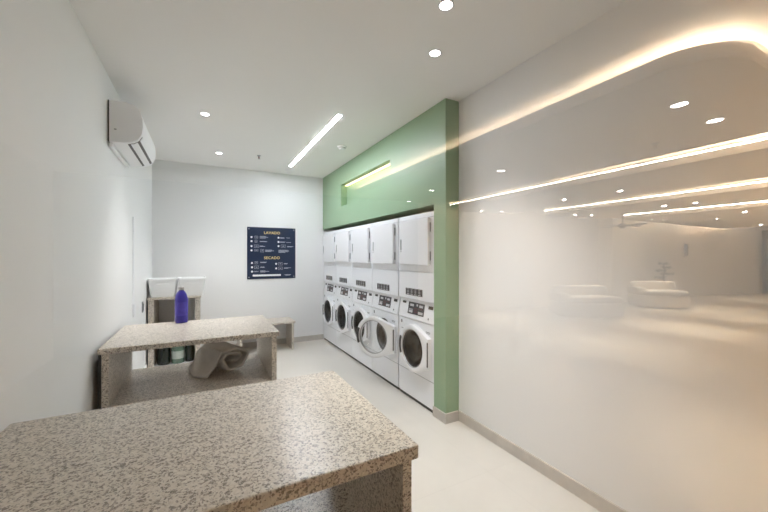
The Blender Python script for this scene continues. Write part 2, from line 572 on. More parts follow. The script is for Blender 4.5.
# sofas -------------------------------------------------------------
def softbox(bm, x0, x1, y0, y1, z0, z1, r=0.12, bulge=0.03):
    o = rrect(x0, x1, y0, y1, r, 6)
    cx, cy = (x0 + x1) / 2, (y0 + y1) / 2
    def ring(s, z):
        return [bm.verts.new((cx + (q[0] - cx) * s, cy + (q[1] - cy) * s, z)) for q in o]
    hgt = z1 - z0
    rs = [ring(.93, z0), ring(1.0, z0 + .12 * hgt), ring(1.0 + bulge, z0 + .5 * hgt), ring(1.0, z0 + .85 * hgt), ring(.95, z0 + .96 * hgt), ring(.86, z1)]
    n = len(o)
    for a, b in zip(rs, rs[1:]):
        for i in range(n):
            bm.faces.new((a[i], a[(i + 1) % n], b[(i + 1) % n], b[i]))
    bm.faces.new(rs[0]); bm.faces.new(rs[-1])
    bmesh.ops.recalc_face_normals(bm, faces=bm.faces[:])
    return bm


def sofa(loc, rz, w, label):
    t = thing('lobby_sofa', label, 'sofa', loc, rz, 'cream lobby sofas')
    t.scale = (.84, .84, .96)
    obj('base', softbox(bmesh.new(), -w / 2, w / 2, -.55, .55, 0.03, .40, .30), M_SOFA, t, smooth=True)
    obj('seat_cushion', softbox(bmesh.new(), -w / 2 + .03, w / 2 - .03, -.54, .25, .40, .54, .28), M_SOFA, t, smooth=True)
    obj('backrest', softbox(bmesh.new(), -w / 2 + .08, w / 2 - .12, .22, .53, .40, .80, .14), M_SOFA, t, smooth=True)
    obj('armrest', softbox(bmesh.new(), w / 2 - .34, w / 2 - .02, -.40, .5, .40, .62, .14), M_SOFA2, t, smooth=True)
    return t


def rz_face():                   # backrest away from the glass
    return PI


sofa((12.25, 2 * YG - 5.25, 0), PI + .70, 1.65, 'right-hand cream sofa with rounded arm mirrored in the glass, by the plant')
sofa((8.75, 2 * YG - 5.35, 0), PI + .50, 1.9, 'left-hand cream sofa mirrored in the glass, nearer the washing machines')

# bonsai
t = thing('potted_bonsai', 'small layered tree in a dark pot mirrored behind the right-hand sofa', 'plant', (14.0, 2 * YG - 5.82, 0))
bm = bmesh.new()
lathe(bm, [(.10, 0), (.15, .05), (.19, .42), (.20, .46), (.17, .47), (.16, .42)], n=24)
obj('pot', bm, M_POT, t, smooth=True)
bm = bmesh.new()
pts = [(0, 0, .40), (.04, .02, .62), (-.04, 0, .84), (.05, .02, 1.04), (0, 0, 1.24)]
for a, b in zip(pts, pts[1:]):
    tube(bm, a, b, .028, .02)
for k, (dx, z) in enumerate(((-.26, .78), (.25, .88), (-.2, 1.0), (.2, 1.1))):
    tube(bm, (0, 0, z - .08), (dx, .03, z), .014, .008)
obj('trunk', bm, M_BARK, t)
for cx, z, r in ((-.30, .80, .22), (.28, .90, .22), (-.22, 1.03, .19), (.22, 1.13, .17), (0, 1.27, .18)):
    bm = bmesh.new()
    for _ in range(150):
        a = random.uniform(0, 2 * PI); q = r * math.sqrt(random.random())
        px, py, pz = cx + q * math.cos(a), q * math.sin(a) * .8, z + random.uniform(-.02, .05)
        d = Vector((random.uniform(-1, 1), random.uniform(-1, 1), random.uniform(.1, .6))).normalized() * .05
        s = d.cross(Vector((0, 0, 1))).normalized() * .014
        vs = [bm.verts.new(Vector((px, py, pz)) + q2) for q2 in (Vector((0, 0, 0)), d * .5 + s, d, d * .5 - s)]
        bm.faces.new(vs)
    obj('foliage', bm, M_LEAF, t)

# wall lamp on the slanted wall
wx, wy = mir(16.53, 6.20)
t = thing('wall_sconce', 'slim dark wall fitting mirrored in the glass right of the small tree', 'wall lamp', (wx, wy, 1.54 - .02), -PI - .254)
obj('back_plate', B((-.05, .05, -.02, .0, 0.0, .56)), M_BRONZE, t, .006)
bm = bmesh.new(); tube(bm, (0, -.07, .05), (0, -.07, .50), .045, n=16)
obj('shade', bm, M_BRONZE, t)
for z in (.15, .40):
    bm = bmesh.new(); tube(bm, (0, -.07, z), (0, 0, z), .014)
    obj('bracket', bm, M_BRONZE, t)

# ceiling fan
t = thing('ceiling_fan', 'pale ceiling fan mirrored in the glass above the left-hand sofa', 'ceiling fan', (10.88, 2 * YG - 5.53, LH))
bm = bmesh.new(); lathe(bm, [(.07, 0), (.06, -.05), (.015, -.07), (.015, -.32), (.02, -.33)], n=20)
obj('downrod', bm, M_GREYP, t, smooth=True)
bm = bmesh.new(); lathe(bm, [(.03, -.31), (.11, -.34), (.12, -.41), (.06, -.46), (.02, -.47)], n=24)
obj('motor', bm, M_GREYP, t, smooth=True)
for k in range(4):
    bm = bmesh.new()
    R = Matrix.Rotation(k * PI / 2 + .2, 4, 'Z') @ Matrix.Rotation(.2, 4, 'X')
    vs = box(bm, .12, .68, -.06, .06, -.006, .006, R)
    for v in vs:
        v.co.z -= .385
    obj('blade', bm, M_GREYP, t, .004)

# sprinkler heads
def sprinkler(loc, label, s=1.0):
    t = thing('sprinkler_head', label, 'sprinkler', loc)
    bm = bmesh.new(); lathe(bm, [(.028 * s, 0), (.028 * s, -.004), (.012 * s, -.008), (.010 * s, -.02 * s)], n=20)
    obj('escutcheon', bm, M_STEEL, t, smooth=True)
    bm = bmesh.new()
    tube(bm, (.010 * s, 0, -.016 * s), (.002, 0, -.045 * s), .003 * s); tube(bm, (-.010 * s, 0, -.016 * s), (-.002, 0, -.045 * s), .003 * s)
    tube(bm, (0, 0, -.012 * s), (0, 0, -.046 * s), .003 * s)
    obj('frame', bm, M_LABELR, t)
    bm = bmesh.new(); lathe(bm, [(.004 * s, -.044 * s), (.018 * s, -.046 * s), (.018 * s, -.049 * s)], n=16)
    obj('deflector', bm, M_STEEL, t)
    return t


sprinkler((0.715, 5.19, H), 'small fire sprinkler in the laundry ceiling, left of the linear light')
sprinkler((3.95, 2 * YG - 1.72, LZ), 'faint sprinkler mirrored below the two bright downlights at upper right', 1.1)

# drape at the end of the slanted wall
bm = bmesh.new()
n = 60
fr, bk = [], []
for i in range(n + 1):
    s = i / n
    x = 20.3 + s * 2.6
    yv = 5.05 - s * .45 - .10
    off = .05 * math.sin(i * 1.25)
    q = mir(x, yv + off)
    fr.append(q); bk.append(mir(x, yv + .07 + off))
prism(bm, fr + bk[::-1], 0.02, LZ - .05)
t = obj('drape', bm, M_CURT)
tag(t, 'dark pleated drape mirrored at the far right edge', 'curtain')

# ------------------------------------------------------------------ linear light, smoke detector
t = thing('linear_ceiling_light', 'long bright linear LED set in the ceiling before the green wall', 'ceiling light', (1.245, 4.43, H))
obj('frame', B((-.026, -.021, -1.13, 1.13, -.004, .0), (.021, .026, -1.13, 1.13, -.004, 0), (-.021, .021, -1.13, -1.124, -.004, 0), (-.021, .021, 1.124, 1.13, -.004, 0)), M_ENAMEL2, t)
obj('diffuser', B((-.021, .021, -1.124, 1.124, -.006, -.0005)), E_STRIP, t)

t = thing('smoke_detector', 'white round smoke detector on the ceiling right of the linear light', 'smoke detector', (1.6285, 4.245, H))
bm = bmesh.new(); lathe(bm, [(.062, 0), (.062, -.012), (.056, -.016), (.05, -.018)], n=32)
obj('base', bm, M_ENAMEL2, t, smooth=True)
bm = bmesh.new(); lathe(bm, [(.046, -.016), (.046, -.030), (.040, -.038), (.02, -.042), (.004, -.042)], n=32)
obj('sensor_dome', bm, M_ENAMEL2, t, smooth=True)
bm = bmesh.new(); lathe(bm, [(.0475, -.020), (.0475, -.026)], n=32)
obj('vent_slot', bm, M_GREYP, t)

# slot light
t = thing('niche_light', 'yellowish light strip along the top of the green wall slot', 'light strip', (XG + ND, (NY0 + NY1) / 2, NZ1))
L2 = (NY1 - NY0) / 2 - .015
obj('profile', B((-.040, -.002, -L2, L2, -.012, -.001)), M_ENAMEL2, t)
obj('diffuser', B((-.038, -.004, -L2 + .01, L2 - .01, -.020, -.012)), E_NICHE, t)

# ------------------------------------------------------------------ air conditioner
t = thing('air_conditioner', 'white split air conditioner high on the left wall', 'air conditioner', (XL, 3.43, 2.46))
AL = 0.86
prof = [(0.012, 0.0), (0.012, 0.335), (0.10, 0.335), (0.150, 0.322), (0.185, 0.285), (0.203, 0.22), (0.207, 0.15), (0.200, 0.09), (0.178, 0.045), (0.150, 0.022), (0.10, 0.005)]
AS = 1.14
prof = [(.012 + (q[0] - .012) * AS, q[1]) for q in prof]
bm = bmesh.new(); prism(bm, [(q[0], q[1]) for q in prof], 0.012, AL - .012, 'y')
o = autosmooth(obj('casing', bm, M_ENAMEL2, t))
for a, b in ((0.0, .012), (AL - .012, AL)):
    bm = bmesh.new(); prism(bm, [(q[0] * 1.01, q[1] * 1.005 - .001) for q in prof], a, b, 'y')
    obj('end_cap', bm, M_ENAMEL2, t, .004)
obj('mounting_plate', B((0.0, .012, .02, AL - .02, .01, .34)), M_SEAM, t)
# outlet slots and vanes on the curved underside
def on_prof(u0, v0, u1, v1, y0, y1, th, lift):
    bm = bmesh.new()
    d = Vector((u1 - u0, 0, v1 - v0)).normalized()
    nrm = Vector((-d.z, 0, d.x)) * -1
    if nrm.x < 0 and nrm.z > 0:
        nrm = -nrm
    a = Vector((u0, 0, v0)) + nrm * lift; b = Vector((u1, 0, v1)) + nrm * lift
    c = b - nrm * th; e = a - nrm * th
    pts = [(a.x, a.z), (b.x, b.z), (c.x, c.z), (e.x, e.z)]
    prism(bm, pts, y0, y1, 'y')
    return bm


def skin(pts, lift, th, y0, y1):
    """strip that follows the curved underside"""
    out, inn = [], []
    pts = [(.012 + (q[0] - .012) * AS, q[1]) for q in pts]
    for k, q in enumerate(pts):
        a = pts[max(0, k - 1)]; b = pts[min(len(pts) - 1, k + 1)]
        dx, dz = b[0] - a[0], b[1] - a[1]
        L_ = math.hypot(dx, dz); nx, nz = dz / L_, -dx / L_
        out.append((q[0] + nx * lift, q[1] + nz * lift)); inn.append((q[0] + nx * (lift - th), q[1] + nz * (lift - th)))
    bm = bmesh.new()
    prism(bm, out + inn[::-1], y0, y1, 'y')
    return bm


obj('air_outlet', skin([(.112, .009), (.150, .022), (.178, .045), (.197, .083)], .002, .006, .05, AL - .04), M_BLACK, t)
obj('vane', skin([(.128, .0145), (.150, .022), (.168, .037)], .007, .006, .055, AL - .045), M_ENAMEL2, t, .002)
obj('vane', skin([(.1815, .052), (.196, .081)], .007, .006, .055, AL - .045), M_ENAMEL2, t, .002)
obj('indicator', B((.045, .06, -.003, .001, .10, .108)), M_GREYP, t)
bm = bmesh.new(); tube(bm, (.02, .06, -.022), (.02, AL * .96, -.022), .014)
obj('pipe_cover', B((0.0, .03, .03, AL * .9, -.035, .0)), M_ENAMEL2, t, .006)
bm.free()

# conduit with box on the left wall
t = thing('wall_conduit', 'thin white cable duct running down the left wall', 'cable duct', (XL, 4.567, .86))
obj('duct', B((0, .007, -.022, .022, .16, 1.11)), M_ENAMEL2, t, .003)
obj('junction_box', B((0, .022, -.045, .045, .02, .16)), M_GREYP if False else M_ENAMEL2, t, .004)
for z in (.42, .70, .95):
    obj('clip', B((0, .010, -.028, .028, z, z + .016)), M_ENAMEL2, t, .002)
t = thing('wall_switch', 'narrow grey switch plate on the left wall beside the storage unit', 'switch', (XL, 5.20, .90))
obj('plate', B((0, .010, -.036, .036, -.062, .07)), M_GREYP, t, .003)
obj('rocker', B((.010, .015, -.016, .016, -.04, .045)), M_SEAM, t, .002)

# ------------------------------------------------------------------ sign
t = thing('instruction_sign', 'dark navy washing and drying instruction board on the back wall', 'sign', (0.655, YB, 1.155))
SW, SH = 0.808, 1.227 - .0 - .345
SH = 0.885
obj('panel', B((0, SW, -.012, -.002, 0, SH)), M_SIGN, t, .002)


def text_mesh(s, size, name, m, parent, x, z, y=-.0125, align='CENTER'):
    cu = bpy.data.curves.new(name, 'FONT')
    cu.body = s; cu.size = size; cu.align_x = align; cu.align_y = 'CENTER'; cu.extrude = .0012
    cu.space_character = 1.1
    cu.offset = 0.0010
    o = bpy.data.objects.new(name, cu)
    COL.objects.link(o)
    dg = bpy.context.evaluated_depsgraph_get()
    me = bpy.data.meshes.new_from_object(o.evaluated_get(dg))
    bpy.data.objects.remove(o)
    bpy.data.curves.remove(cu)
    me.name = name
    me.materials.clear(); me.materials.append(m)
    r = bpy.data.objects.new(name, me)
    COL.objects.link(r)
    r.parent = parent
    r.location = (x, y - .0008, z); r.rotation_euler = (PI / 2, 0, 0)
    return r


text_mesh('LAVADO', .064, 'heading', M_SIGNY, t, .50 * SW, SH * .895)
text_mesh('SECADO', .064, 'heading', M_SIGNY, t, .50 * SW, SH * .405)
# rows: bullets, pictograms and small print, laid out as on the board
def dots(cs, r=.017):
    bm = bmesh.new()
    for x, z in cs:
        lathe(bm, [(r, -.0140), (r, -.0115)], (x * SW, 0, z * SH), 'y', 16)
    return bm


left1 = [(.085, .806), (.085, .728), (.085, .634), (.085, .552)]
right1 = [(.635, .806), (.635, .722), (.635, .640)]
left2 = [(.095, .310), (.095, .228), (.095, .145)]
right2 = [(.585, .290), (.585, .200)]
for c in left1 + right1 + left2 + right2:
    obj('bullet', dots([c]), M_SIGNW, t)


def icon(bm, x, z, w, h, th=.004):
    x *= SW; z *= SH
    y0, y1 = -.0135, -.0115
    for b in ((x - w / 2, x + w / 2, z + h / 2 - th, z + h / 2), (x - w / 2, x + w / 2, z - h / 2, z - h / 2 + th), (x - w / 2, x - w / 2 + th, z - h / 2, z + h / 2), (x + w / 2 - th, x + w / 2, z - h / 2, z + h / 2)):
        box(bm, b[0], b[1], y0, y1, b[2], b[3])
    box(bm, x - w * .2, x + w * .2, y0, y1, z - h * .1, z + h * .1)


for x, z, w, h in ((.18, .806, .055, .04), (.175, .728, .04, .045), (.185, .634, .075, .05), (.18, .552, .06, .03), (.30, .545, .055, .05), (.735, .640, .075, .05), (.18, .315, .05, .045), (.185, .228, .07, .05), (.675, .290, .07, .05), (.675, .200, .07, .05), (.175, .145, .075, .014)):
    bm = bmesh.new()
    icon(bm, x, z, w, h)
    obj('pictogram', bm, M_SIGNG, t)
for x0, x1, z in ((.25, .38, .825), (.25, .42, .808), (.25, .37, .790), (.25, .38, .728), (.25, .40, .722), (.25, .32, .638), (.25, .36, .630), (.36, .50, .560), (.36, .54, .545), (.36, .48, .530),
                  (.665, .76, .810), (.80, .88, .806), (.665, .76, .796), (.665, .78, .726), (.80, .90, .716), (.665, .77, .712), (.82, .95, .636), (.82, .92, .626), (.635, .84, .560), (.635, .86, .545), (.635, .84, .530), (.635, .78, .515),
                  (.26, .39, .325), (.26, .37, .315), (.26, .34, .232), (.26, .35, .222), (.26, .36, .158), (.26, .44, .145), (.26, .36, .132), (.75, .83, .295), (.75, .82, .285), (.75, .90, .208), (.75, .84, .198),
                  (.76, .90, .070), (.78, .88, .060)):
    obj('print_line', B((x0 * SW, x1 * SW, -.0132, -.0115, z * SH - .0035, z * SH + .0035)), M_SIGNG, t)

obj('note_bar', B((.11 * SW, .685 * SW, -.0135, -.0115, .050 * SH, .086 * SH)), M_SIGNW, t)
for x, z in ((.035, .965), (.965, .965), (.035, .035), (.965, .035)):
    bm = bmesh.new(); lathe(bm, [(.011, -.002), (.011, -.016), (.006, -.019)], (x * SW, 0, z * SH), 'y', 16)
    obj('screw', bm, M_STEEL, t)

# ------------------------------------------------------------------ washing machines and dryers
W = 0.675
DEP = 0.72


def plate_with_hole(bm, x, y0, y1, z0, z1, cy, cz, r, depth, n=64):
    """front sheet with a round opening, and the short collar that leads in"""
    angs = [2 * PI * i / n for i in range(n)]
    out, inn, dp = [], [], []
    corners = [math.atan2(zc - cz, yc - cy) % (2 * PI) for yc in (y0, y1) for zc in (z0, z1)]
    for c in corners:
        k = min(range(n), key=lambda i: abs((angs[i] - c + PI) % (2 * PI) - PI))
        angs[k] = c
    for a in angs:
        ca, sa = math.cos(a), math.sin(a)
        ts = []
        if ca > 1e-9: ts.append((y1 - cy) / ca)
        if ca < -1e-9: ts.append((y0 - cy) / ca)
        if sa > 1e-9: ts.append((z1 - cz) / sa)
        if sa < -1e-9: ts.append((z0 - cz) / sa)
        s = min(ts)
        out.append(bm.verts.new((x, cy + ca * s, cz + sa * s)))
        inn.append(bm.verts.new((x, cy + ca * r, cz + sa * r)))
        dp.append(bm.verts.new((x + depth, cy + ca * r, cz + sa * r)))
    for i in range(n):
        j = (i + 1) % n
        bm.faces.new((out[i], inn[i], inn[j], out[j]))
        bm.faces.new((inn[i], dp[i], dp[j], inn[j]))
    bb = [bm.verts.new((x + DEP, y, z)) for y, z in ((y0, z0), (y1, z0), (y1, z1), (y0, z1))]
    ff = {}
    for v in out:
        for yy in (y0, y1):
            for zz in (z0, z1):
                if abs(v.co.y - yy) < 1e-5 and abs(v.co.z - zz) < 1e-5:
                    ff[(yy, zz)] = v
    def side(test, a, b, key):
        vs = sorted([v for v in out if test(v)], key=key)
        bm.faces.new(vs + [b, a])
    side(lambda v: abs(v.co.z - z0) < 1e-5, bb[0], bb[1], lambda v: v.co.y)
    side(lambda v: abs(v.co.z - z1) < 1e-5, bb[3], bb[2], lambda v: v.co.y)
    side(lambda v: abs(v.co.y - y0) < 1e-5, bb[0], bb[3], lambda v: v.co.z)
    side(lambda v: abs(v.co.y - y1) < 1e-5, bb[1], bb[2], lambda v: v.co.z)
    bm.faces.new(bb)
    bmesh.ops.recalc_face_normals(bm, faces=bm.faces[:])


CY, CZ, RO, RG = 0.345, 0.572, 0.250, 0.200       # door centre, outer and glass radius
ZB, ZP, ZT = 0.034, 0.862, 1.080                    # bottom, foot of the control panel, top
HY = 0.045                                          # hinge line

wm = thing('washing_machine', 'x', 'washing machine', (1.985, 2.685, 0), 0, 'washing machines in the green recess')
bm = bmesh.new()
plate_with_hole(bm, 0.0, 0.0, W, ZB, ZP, CY, CZ, RG + .004, .05)
cab = obj('cabinet', bm, M_ENAMEL, wm)
obj('service_seam', B((-.0012, .003, .004, W - .004, .300, .304)), M_GREYP, cab)
obj('dispenser_latch', B((-.004, .002, .605, .618, .800, .835)), M_SEAM, cab)
obj('rating_mark', B((-.0012, .002, .575, .620, .738, .744)), M_GREYP, cab)
obj('maker_mark', B((-.0012, .002, .070, .145, .776, .783), (-.0012, .002, .076, .139, .764, .769)), M_GREYP, cab)
obj('toe_kick', B((.010, DEP - .05, .004, W - .004, 0.0, ZB)), M_BLACK, wm)
# leaning control panel
bm = bmesh.new()
PT = 0.030
prism(bm, [(0.0, ZP + .003), (-.006, ZP + .012), (PT - .004, ZT - .006), (PT + .004, ZT - .001), (DEP, ZT - .001), (DEP, ZP + .003)], 0.001, W - .001, 'y')
cp = obj('control_panel', bm, M_ENAMEL2, wm)
def lean(y0, y1, z0, z1, th=.004):
    """plate lying on the leaning panel face between two heights"""
    bm = bmesh.new()
    za, zb = ZP + .012, ZT - .006
    def X(z): return -.006 + (PT + .002) * (z - za) / (zb - za)
    prism(bm, [(X(z0) - th, z0), (X(z1) - th, z1), (X(z1) + .004, z1), (X(z0) + .004, z0)], y0, y1, 'y')
    return bm


dp = obj('display_plate', lean(.190, .490, .922, 1.046), M_PLATE, cp)
def many(rects, th):
    bm = bmesh.new()
    za, zb = ZP + .012, ZT - .006
    for y0, y1, z0, z1 in rects:
        def X(z): return -.006 + (PT + .002) * (z - za) / (zb - za)
        prism(bm, [(X(z0) - th, z0), (X(z1) - th, z1), (X(z1) + .002, z1), (X(z0) + .002, z0)], y0, y1, 'y')
    return bm


for q in ((.385, .455, 1.004, 1.028), (.215, .280, 1.004, 1.028), (.395, .470, .935, .962), (.395, .470, .968, .975), (.205, .290, .934, .960), (.310, .332, 1.012, 1.034)):
    obj('printed_label', many([q], .0055), M_LABELW, cp)
obj('red_print', many([(.300, .375, .985, .990), (.300, .375, .965, .970), (.300, .365, .945, .950), (.215, .28, .985, .990)], .0055), M_LABELR, cp)
obj('coin_slot', lean(.548, .612, 1.022, 1.046, .006), M_BLACK, cp)
obj('coin_slot', lean(.044, .116, 1.010, 1.040, .006), M_BLACK, cp)
obj('key_lock', lean(.094, .106, .905, .922, .006), M_GREYP, cp)
# drum inside
bm = bmesh.new()
n = 48
lathe(bm, [(RG + .004, .05), (RG + .02, .075), (.235, .11), (.235, .44), (.20, .46), (.02, .45)], (0, CY, CZ), 'x', n, cap=False)
dr = obj('drum', bm, M_DRUM, wm, smooth=True)
for k in range(3):
    a = PI / 2 + k * 2 * PI / 3
    bm = bmesh.new()
    R = Matrix.Translation((0, CY, CZ)) @ Matrix.Rotation(a, 4, 'X')
    box(bm, .12, .43, -.022, .022, -.236, -.175, R)
    obj('lifter', bm, M_DRUM, dr, .01)
bm = bmesh.new()
lathe(bm, [(RG + .002, -.003), (RG - .010, .012), (RG - .012, .03), (RG + .003, .05)], (0, CY, CZ), 'x', 64, cap=False)
obj('gasket', bm, M_GASK, wm, smooth=True)

# door: round on the handle side, squared off to the hinge; origin on the hinge line
def door_outline(r, pad, n=72):
    """outline points at even angles round the glass centre: circle, tangents, hinge edge"""
    cy_ = CY - HY
    poly = [(cy_ + r * math.cos(math.radians(112 - 224 * i / 60)), r * math.sin(math.radians(112 - 224 * i / 60))) for i in range(61)]
    poly += [(pad, -.155), (pad, .155)]
    angs = [2 * PI * i / n for i in range(n)]
    for c in poly[-2:]:
        a = math.atan2(c[1], c[0] - cy_) % (2 * PI)
        k = min(range(n), key=lambda i: abs(angs[i] - a))
        angs[k] = a
    pts = []
    for a in angs:
        ca, sa = math.cos(a), math.sin(a)
        best = 0
        for p, q in zip(poly, poly[1:] + poly[:1]):
            ex, ey = q[0] - p[0], q[1] - p[1]
            den = ca * ey - sa * ex
            if abs(den) < 1e-9:
                continue
            px, py = p[0] - cy_, p[1]
            tt = (px * ey - py * ex) / den
            uu = (px * sa - py * ca) / den
            if tt > 0 and -1e-6 <= uu <= 1 + 1e-6:
                best = max(best, tt)
        pts.append((cy_ + best * ca, best * sa))
    return pts


D0 = -.048                                                 # front of door
bm = bmesh.new()
cyl = CY - HY
o1 = door_outline(RO, 0.0)
n = len(o1)
# inner circle matched to the outline by angle round the door centre
inn = []
for q in o1:
    a = math.atan2(q[1], q[0] - cyl)
    inn.append((cyl + RG * math.cos(a), RG * math.sin(a)))
def sc_out(s):
    return [(cyl + (q[0] - cyl) * s, q[1] * s) for q in o1]
def sc_in(s):
    return [(cyl + (q[0] - cyl) * s, q[1] * s) for q in inn]
rings = [(-.003, o1), (D0 + .014, o1), (D0 + .004, sc_out(.985)), (D0, sc_out(.955)), (D0, sc_in(1.06)), (D0 + .005, sc_in(1.01)), (D0 + .022, sc_in(.985)), (-.003, sc_in(.975))]
vr = [[bm.verts.new((x, q[0], q[1])) for q in ps] for x, ps in rings]
for a, b in zip(vr, vr[1:] + vr[:1]):
    for i in range(n):
        j = (i + 1) % n
        bm.faces.new((a[i], a[j], b[j], b[i]))
bmesh.ops.recalc_face_normals(bm, faces=bm.faces[:])
door = obj('door', bm, M_ENAMEL2, wm, loc=(0, HY, CZ))
autosmooth(door, 40)
bm = bmesh.new()
lathe(bm, [(RG * .982, D0 + .014), (RG * .92, D0 + .018), (RG * .82, D0 + .034), (RG * .74, D0 + .07), (RG * .55, D0 + .098), (.03, D0 + .108)], (0, cyl, 0), 'x', 48, cap=False)
obj('door_glass', bm, M_DGLASS, door, smooth=True)
bm = bmesh.new()
lathe(bm, [(RG * .990, D0 + .016), (RG * 1.0, D0 + .004), (RG * .965, D0 + .008), (RG * .955, D0 + .020)], (0, cyl, 0), 'x', 64, cap=False)
obj('glass_rim', bm, M_STEEL, door, smooth=True)
# grip recess on the handle side
bm = bmesh.new()
pr = []
for i in range(13):
    a = math.radians(-24 + 4 * i)
    pr.append((cyl + (RG + .010) * math.cos(a), (RG + .010) * math.sin(a)))
for i in range(13):
    a = math.radians(24 - 4 * i)
    pr.append((cyl + (RG + .040) * math.cos(a), (RG + .040) * math.sin(a)))
prism(bm, pr, D0 - .006, D0 + .012, 'x')
obj('door_handle', bm, M_SEAM, door)
obj('door_hinge', B((D0 - .002, D0 + .010, .004, .015, -.122, .122)), M_SEAM, door)

# dryer ------------------------------------------------------------
ZD0, ZD1 = 1.082, 1.983
dy = thing('tumble_dryer', 'x', 'tumble dryer', (1.985, 2.685, ZD0), 0, 'tumble dryers in the green recess')
HD = ZD1 - ZD0
dcab = obj('cabinet', B((0, DEP, 0, W, .296, HD), (0.0, DEP, 0, W, .0, .292), (.004, DEP - .01, .004, W - .004, .29, .30)), M_ENAMEL, dy, .004)
obj('top_trim', B((-.002, .004, .004, W - .004, HD - .052, HD - .049)), M_GREYP, dcab)
bm = bmesh.new()
prism(bm, rrect(.058, .618, 1.452 - ZD0, 1.926 - ZD0, .012, 4), -.040, -.002, 'x')
dd = obj('door', bm, M_ENAMEL2, dy, .006)
obj('door_handle', B((-.0425, -.034, .556, .578, 1.610 - ZD0, 1.728 - ZD0)), M_GREYP, dd, .003)
obj('latch_mark', B((-.0412, -.038, .552, .582, 1.590 - ZD0, 1.597 - ZD0)), M_GREYP, dd)
for z in (1.545, 1.83):
    obj('hinge', B((-.016, -.004, .052, .0575, z - ZD0 - .045, z - ZD0 + .045)), M_GREYP, dd, .002)
cpl = obj('control_plate', B((-.005, .002, .205, .525, 1.122 - ZD0, 1.196 - ZD0)), M_PLATE, dy, .003)
for k in range(4):
    y = .255 + k * .073
    bm = bmesh.new()
    lathe(bm, [(.018, -.0065), (.018, -.004)], (0, y, 1.162 - ZD0), 'x', 20)
    obj('button', bm, M_GREYP, cpl)
for k in range(4):
    y = .255 + k * .073
    obj('button_label', B((-.0062, -.004, y - .024, y + .024, 1.130 - ZD0, 1.137 - ZD0)), M_LABELW, cpl)
    obj('button_mark', B((-.0062, -.004, y - .020, y + .020, 1.186 - ZD0, 1.190 - ZD0)), M_LABELW, cpl)

note_children()
ys = [2.685, 3.385, 4.070, 4.755, 5.440]
wl = ['nearest white washing machine, its round door shut, beside the green pier',
      'white washing machine whose big round door stands ajar, second from the green pier',
      'middle white washing machine, partly behind the open round door',
      'fourth white washing machine from the green pier, second from the back wall',
      'farthest white washing machine, against the back wall']
dl = ['nearest white tumble dryer, beside the green pier over the nearest washer',
      'white tumble dryer above the washing machine with the open door',
      'middle white tumble dryer in the row under the green wall',
      'fourth white tumble dryer from the green pier, second from the back wall',
      'farthest white tumble dryer, in the corner by the back wall']
wms, dys = [wm], [dy]
for k in range(1, 5):
    wms.append(dup(wm)); dys.append(dup(dy))
for k in range(5):
    wms[k].location = (1.985, ys[k], 0); wms[k]['label'] = wl[k]
    dys[k].location = (1.985, ys[k], ZD0); dys[k]['label'] = dl[k]
note_children()
for c in KIDS[wms[1].name]:
    if c.name.startswith('door'):
        c.rotation_euler = (0, 0, math.radians(29))
        for g in KIDS[c.name]:
            if g.name.startswith('door_glass'):
                g.data = g.data.copy(); g.data.materials.clear(); g.data.materials.append(M_CLEARBOWL)

# ------------------------------------------------------------------ granite tables
def granite_table(label, x0, x1, y0, y1, top, th, shelf, leg, inset, back=0.0):
    t = thing('granite_table', label, 'table', (x0, y0, 0), 0, 'granite folding tables')
    w, d = x1 - x0, y1 - y0
    obj('tabletop', B((0, w, 0, d, top - th, top)), M_GRAN, t, .006, 3)
    obj('side_panel', B((w - inset - leg, w - inset, .012, d - .012, 0, top - th)), M_GRAN, t, .002)
    obj('side_panel', B((inset + .0, inset + leg, .012, d - .012, 0, top - th)), M_GRAN, t, .002)
    obj('shelf', B((inset + leg, w - inset - leg, .015, d - .015, shelf - .03, shelf)), M_GRAN, t, .002)
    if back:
        obj('gap_shade_sheet', B((back, inset - .001, .016, d - .02, 0, top - th - .001)), M_BLACK, t)  # black sheet added in place of the shaded gap beside the wall
    return t


granite_table('nearest speckled granite table, filling the lower left foreground', XL + .022, .649, .965, 1.825, .90, .048, .44, .035, .022)
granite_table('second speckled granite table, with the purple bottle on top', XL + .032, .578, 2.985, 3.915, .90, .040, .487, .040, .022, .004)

# storage unit by the back wall
SX0, SX1, SY0, SY1, ST = XL + .024, -.035, 5.52, YB - .016, .980
t = thing('granite_storage_unit', 'open granite storage unit in the back left corner carrying two white bins', 'shelf unit', (SX0, SY0, 0))
sw, sd = SX1 - SX0, SY1 - SY0
obj('top_slab', B((-.012, sw + .012, -.010, sd, ST - .03, ST)), M_GRAN, t, .004)
for a in (0, sw - .062):
    obj('side_panel', B((a, a + .062, 0, sd, .0, ST - .03)), M_GRAN, t, .002)
obj('gap_shade_sheet', B((-.012, -.001, .004, sd, 0, ST - .031)), M_BLACK, t)  # black sheet standing in for shade between unit and left wall
obj('shelf', B((.062, sw - .062, .01, sd, .47, .50)), M_GRAN, t, .002)
obj('bottom_slab', B((.062, sw - .062, .01, sd, .0, .03)), M_ENAMEL2, t, .002)

# bench by the back wall
t = thing('granite_bench', 'low granite bench against the back wall below the sign', 'bench', (.48, 5.66, 0))
bw, bd = .872, YB - .016 - 5.66
obj('seat', B((0, bw, 0, bd, .435, .468)), M_GRAN, t, .004)
for a in (.02, bw - .055):
    obj('side_panel', B((a, a + .035, .015, bd - .01, 0, .435)), M_GRAN, t, .002)


